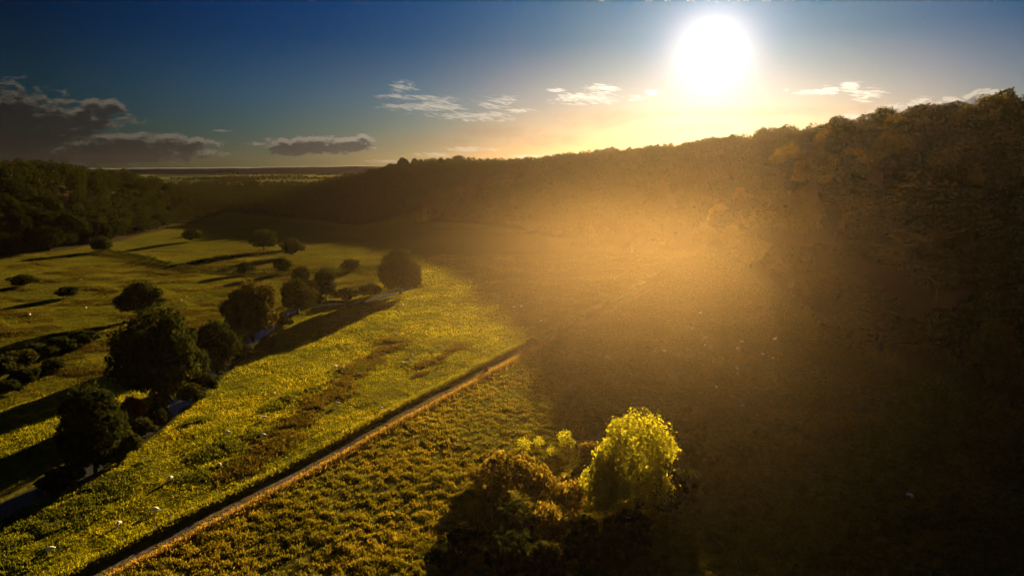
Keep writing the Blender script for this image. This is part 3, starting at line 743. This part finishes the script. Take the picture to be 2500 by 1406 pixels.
# rushes across the river, spread wider to stand in for shadow bands
x, y = sample_ground(420000, 200, 560)
rd = river_d(x, y); s = side_of_track(x, y)
cl_ = vnoise(x+6*vnoise(x, y, 25, 2), y*1.8, 17, 4) + .6*vnoise(x, y*1.6, 6, 1) + .45*vnoise(x, y, 55, 3)
m = (s > 60) & (x < np.interp(y, [150, 240, 300, 360], [-150, -118, -105, -80])) & (rd > 12) & (height(x, y) < 5) & (cl_ > .02)
blades('rough_rushes', x[m], y[m], np.clip(.2+.5*cl_[m], .1, 1.0), np.full(m.sum(), .5), M_RUSH_DARK, 'dark rough rushes, partly standing in for shadow bands, on the far side of the river', 'rushes', 8, 2)
# ------------------------------------------------------------------ fences along the lane
def fence(off, label, step, seed):
    c = resample(TRACK[:5], .5); t = np.gradient(c, axis=0); t /= np.linalg.norm(t, axis=1)[:, None]; nr = np.c_[-t[:, 1], t[:, 0]]
    line = c + nr*off
    seg = np.r_[0, np.cumsum(np.linalg.norm(np.diff(line, axis=0), axis=1))]
    r = random.Random(seed)
    s = 24.0; pts = []
    while s < seg[-1] and len(pts) < 96:
        pts.append((np.interp(s, seg, line[:, 0]), np.interp(s, seg, line[:, 1]))); s += step*r.uniform(.9, 1.1)
    x0, y0 = pts[0]; z0 = h1(x0, y0)
    root = tag(empty('wire_fence', (x0, y0, z0)), label, 'fence')
    bm = bmesh.new()
    bmesh.ops.create_cone(bm, cap_ends=True, segments=7, radius1=.10, radius2=.085, depth=1.5)
    bmesh.ops.create_cone(bm, cap_ends=True, segments=7, radius1=.085, radius2=.02, depth=.12, matrix=__import__('mathutils').Matrix.Translation((0, 0, .81)))
    me = bpy.data.meshes.new('fence_post'); bm.to_mesh(me); bm.free(); me.materials.append(M_POST)
    tops = []
    for (px, py) in pts:
        z = h1(px, py)
        o = link('post', me, root); o.location = (px-x0, py-y0, z-z0+.55); o.rotation_euler = (r.gauss(0, .04), r.gauss(0, .04), r.random()*3)
        tops.append((px-x0, py-y0, z-z0))
    for hh in (.35, .75, 1.15):
        v, f = tube([(a, b, q+hh) for a, b, q in tops], [.012]*len(tops), 4)
        link('wire', mesh_np('wire', v, f, 4, M_WIRE), root)
fence(4.6, 'wire fence with wooden posts along the meadow edge of the lane', 3.6, 1)
fence(-3.9, 'wire fence with wooden posts along the tussock side of the lane', 3.6, 2)

# ------------------------------------------------------------------ sheep
def sheep_mesh(name, graze):
    pts = [(-.48, 0, .62), (-.15, 0, .66), (.25, 0, .66), (.50, 0, .66)]
    rad = [.20, .285, .29, .21]
    edges = [(0, 1), (1, 2), (2, 3)]
    def add(p, r, fr):
        pts.append(p); rad.append(r); edges.append((fr, len(pts)-1)); return len(pts)-1
    if graze: n = add((.68, 0, .50), .12, 3); hd = add((.78, 0, .26), .095, n); add((.86, 0, .10), .055, hd)
    else: n = add((.66, 0, .86), .12, 3); hd = add((.74, 0, 1.0), .10, n); add((.92, 0, .93), .06, hd)
    add((hd and pts[hd][0]-.03, .13, pts[hd][2]+.03), .03, hd); add((pts[hd][0]-.03, -.13, pts[hd][2]+.03), .03, hd)
    for sx, fr in ((-.40, 0), (.42, 3)):
        for sy in (-.14, .14):
            k = add((sx, sy, .40), .085, fr); k = add((sx+.02, sy, .20), .045, k); add((sx, sy, .0), .04, k)
    add((-.66, 0, .55), .05, 0)
    me = bpy.data.meshes.new(name); me.from_pydata(pts, edges, [])
    o = link(name, me)
    md = o.modifiers.new('skin', 'SKIN'); sv = me.skin_vertices[0].data
    for i, r in enumerate(rad): sv[i].radius = (r, r*(.95 if i < 4 else 1))
    sv[0].use_root = True
    ss = o.modifiers.new('sub', 'SUBSURF'); ss.levels = 2; ss.render_levels = 2
    dg = bpy.context.evaluated_depsgraph_get()
    out = bpy.data.meshes.new_from_object(o.evaluated_get(dg)); out.name = name
    bpy.data.objects.remove(o)
    out.materials.clear(); out.materials.append(M_WOOL); out.materials.append(M_FACE)
    for p in out.polygons:
        p.use_smooth = True
        c = p.center
        p.material_index = 1 if (c.x > .70 or c.z < .30) else 0
    return out
SHEEP = [sheep_mesh('sheep', True), sheep_mesh('sheep', False)]
SHEEP_POS = [
 ((290, 1285), 'brightest white sheep in the near corner meadow, halfway between lane and river'), ((125, 1347), 'white sheep nearest the camera, low in the meadow beside the lane'),
 ((378, 1250), 'white sheep uphill of the brightest one, left of the lane'), ((416, 1174), 'white sheep alone in the near meadow, right of the sheep path'),
 ((537, 1140), 'white sheep at the edge of a dark nettle bed'), ((555, 1061), 'small sheep left of the sheep by the brown rushes'),
 ((648, 1025), 'white sheep above the dark patch of nettles'), ((642, 1068), 'grey sheep in front of the brown rushes'), ((670, 964), 'white sheep in the brightest part of the meadow'),
 ((827, 990), 'white sheep standing below the brown strip of rushes'), ((820, 899), 'white sheep left of a close neighbour above the rushes'), ((838, 902), 'white sheep right of a close neighbour above the rushes'),
 ((938, 866), 'white sheep in the upper end of the brown rushes'), ((966, 818), 'pale sheep on the edge of the long shadow'), ((914, 822), 'pale sheep inside the long shadow'),
 ((932, 1001), 'pale sheep lying between the rushes and the lane'), ((1005, 871), 'topmost sheep of a trio in the bright meadow'), ((1000, 884), 'middle sheep of a trio in the bright meadow'), ((984, 890), 'lowest sheep of a trio in the bright meadow'),
 ((1065, 852), 'pale sheep alone between the trio and the lane'), ((77, 925), 'white sheep across the river beside the belt of scrub'), ((281, 822), 'tiny sheep across the river left of the largest tree'),
 ((443, 736), 'tiny sheep right of the lone tree across the river'), ((211, 754), 'tiny sheep across the river below the dark scrub'), ((73, 771), 'tiny sheep farthest out across the river'), ((196, 684), 'tiny sheep in the far rough meadow'),
 ((617, 852), 'tiny sheep at the edge of the river trees'), ((975, 747), 'left tiny sheep of a pair below the broad round tree'), ((984, 746), 'right tiny sheep of a pair below the broad round tree'),
 ((1255, 752), 'left sheep of a hazy pair above the lane'), ((1273, 750), 'right sheep of a hazy pair above the lane'), ((1320, 786), 'hazy sheep just above the lane'), ((1276, 803), 'hazy sheep right at the lit edge above the lane'),
 ((1425, 810), 'hazy sheep below the lane'), ((1483, 876), 'hazy sheep at the shadow edge far below the lane'), ((1687, 797), 'upright hazy sheep high in the shaded field'), ((1690, 805), 'hazy sheep touching the upright one in the shaded field'),
 ((1710, 767), 'hazy sheep high up near the wood edge'), ((1722, 828), 'hazy sheep at the top of the shaded flock'), ((1735, 855), 'hazy sheep at the bottom of the shaded flock'), ((1722, 846), 'hazy sheep in the middle of the shaded flock'),
 ((1622, 860), 'hazy sheep left of the shaded flock'), ((1596, 861), 'hazy sheep leftmost of the shaded flock'), ((1811, 837), 'sheep above a close neighbour near the wood'), ((1801, 853), 'sheep below a close neighbour near the wood'),
 ((1862, 868), 'bright speck of a sheep nearest the dark wood'), ((1887, 878), 'dull sheep beside the bright speck by the wood'), ((1891, 831), 'dull sheep highest by the dark wood edge'), ((1800, 905), 'upper sheep of a grey pair in the shaded field'), ((1801, 916), 'lower sheep of a grey pair in the shaded field'),
 ((1749, 948), 'grey sheep between the shaded flock and the bright tree'), ((1814, 996), 'grey sheep lowest in the brown shade'), ((2220, 1214), 'dim sheep alone in the black shade')]
rs = random.Random(3)
first = None
for (px, py), lab in SHEEP_POS:
    x, y, z = ground(px, py)
    if first is None: o = link('sheep', SHEEP[0]); first = o
    else: o = first.copy(); o.data = SHEEP[0 if rs.random() < .7 else 1]; COL.objects.link(o)
    o.location = (x, y, h1(x, y)+.04); o.rotation_euler = (0, 0, rs.random()*6.28); k = rs.uniform(1.0, 1.2); o.scale = (k, k, k)
    tag(o, lab, 'sheep', 'sheep grazing in the valley')

# ------------------------------------------------------------------ haze
def haze(density, g):
    bm = bmesh.new()
    x0, x1, y0, y1, z0, z1 = -2400, 1600, -700, FAR+60, -4.0, 108.0
    vs = [bm.verts.new((x, y, z)) for z in (z0, z1) for x, y in ((x0, y0), (x1, y0), (x1, y1), (x0, y1))]
    for f in ((0, 3, 2, 1), (4, 5, 6, 7), (0, 1, 5, 4), (1, 2, 6, 5), (2, 3, 7, 6), (3, 0, 4, 7)): bm.faces.new([vs[i] for i in f])
    me = bpy.data.meshes.new('haze'); bm.to_mesh(me); bm.free()
    m = bpy.data.materials.new('haze_air'); m.use_nodes = True
    N = Nodes(m.node_tree); N.n.clear()
    out = N.new('ShaderNodeOutputMaterial'); v = N.new('ShaderNodeVolumePrincipled')
    v.inputs['Color'].default_value = (.98, .78, .62, 1); v.inputs['Density'].default_value = density; v.inputs['Anisotropy'].default_value = g
    N.l.new(v.outputs[0], out.inputs['Volume'])
    me.materials.append(m)
    tag(link('haze', me), 'golden sunlit haze filling the valley', 'haze', kind='stuff')
haze(.65e-5, .82)

# ------------------------------------------------------------------ mist hanging in the valley under the ridge
MIST = [((48, 415, 26), (58, 140, 24), .24), ((36, 240, 23), (54, 105, 26), 1.0), ((58, 215, 23), (28, 85, 24), 1.0)]
def mist(sigma, g):
    bm = bmesh.new()
    bmesh.ops.create_icosphere(bm, subdivisions=4, radius=1.0)
    ca, sa = math.cos(SUN_AZ), math.sin(SUN_AZ)
    for v in bm.verts:
        x, y, z = v.co.x*190, v.co.y*440, v.co.z*75
        v.co = (65 + x*ca + y*sa, 380 - x*sa + y*ca, 30 + z)
    me = bpy.data.meshes.new('mist'); bm.to_mesh(me); bm.free()
    m = bpy.data.materials.new('valley_mist'); m.use_nodes = True
    N = Nodes(m.node_tree); N.n.clear()
    out = N.new('ShaderNodeOutputMaterial'); v = N.new('ShaderNodeVolumePrincipled')
    tc = N.new('ShaderNodeTexCoord')
    tot = None
    for c, r, w in MIST:
        mp = N.new('ShaderNodeMapping', vector_type='TEXTURE')
        mp.inputs['Location'].default_value = c; mp.inputs['Rotation'].default_value = (0, 0, -SUN_AZ); mp.inputs['Scale'].default_value = r
        N.l.new(tc.outputs['Object'], mp.inputs[0])
        ln = N.new('ShaderNodeVectorMath', operation='LENGTH'); N.l.new(mp.outputs[0], ln.inputs[0])
        e = N.m('MULTIPLY', N.m('EXPONENT', N.m('MULTIPLY', N.m('POWER', ln.outputs['Value'], 2.0), -1.0)), w*sigma)
        tot = e if tot is None else N.m('ADD', tot, e)
    N.l.new(tot, v.inputs['Density'])
    v.inputs['Color'].default_value = (.98, .68, .36, 1); v.inputs['Anisotropy'].default_value = g
    N.l.new(v.outputs[0], out.inputs['Volume'])
    me.materials.append(m)
    tag(link('mist', me), 'glowing golden mist hanging in the middle of the valley below the sun', 'mist', kind='stuff')
mist(2.8e-4, .66)
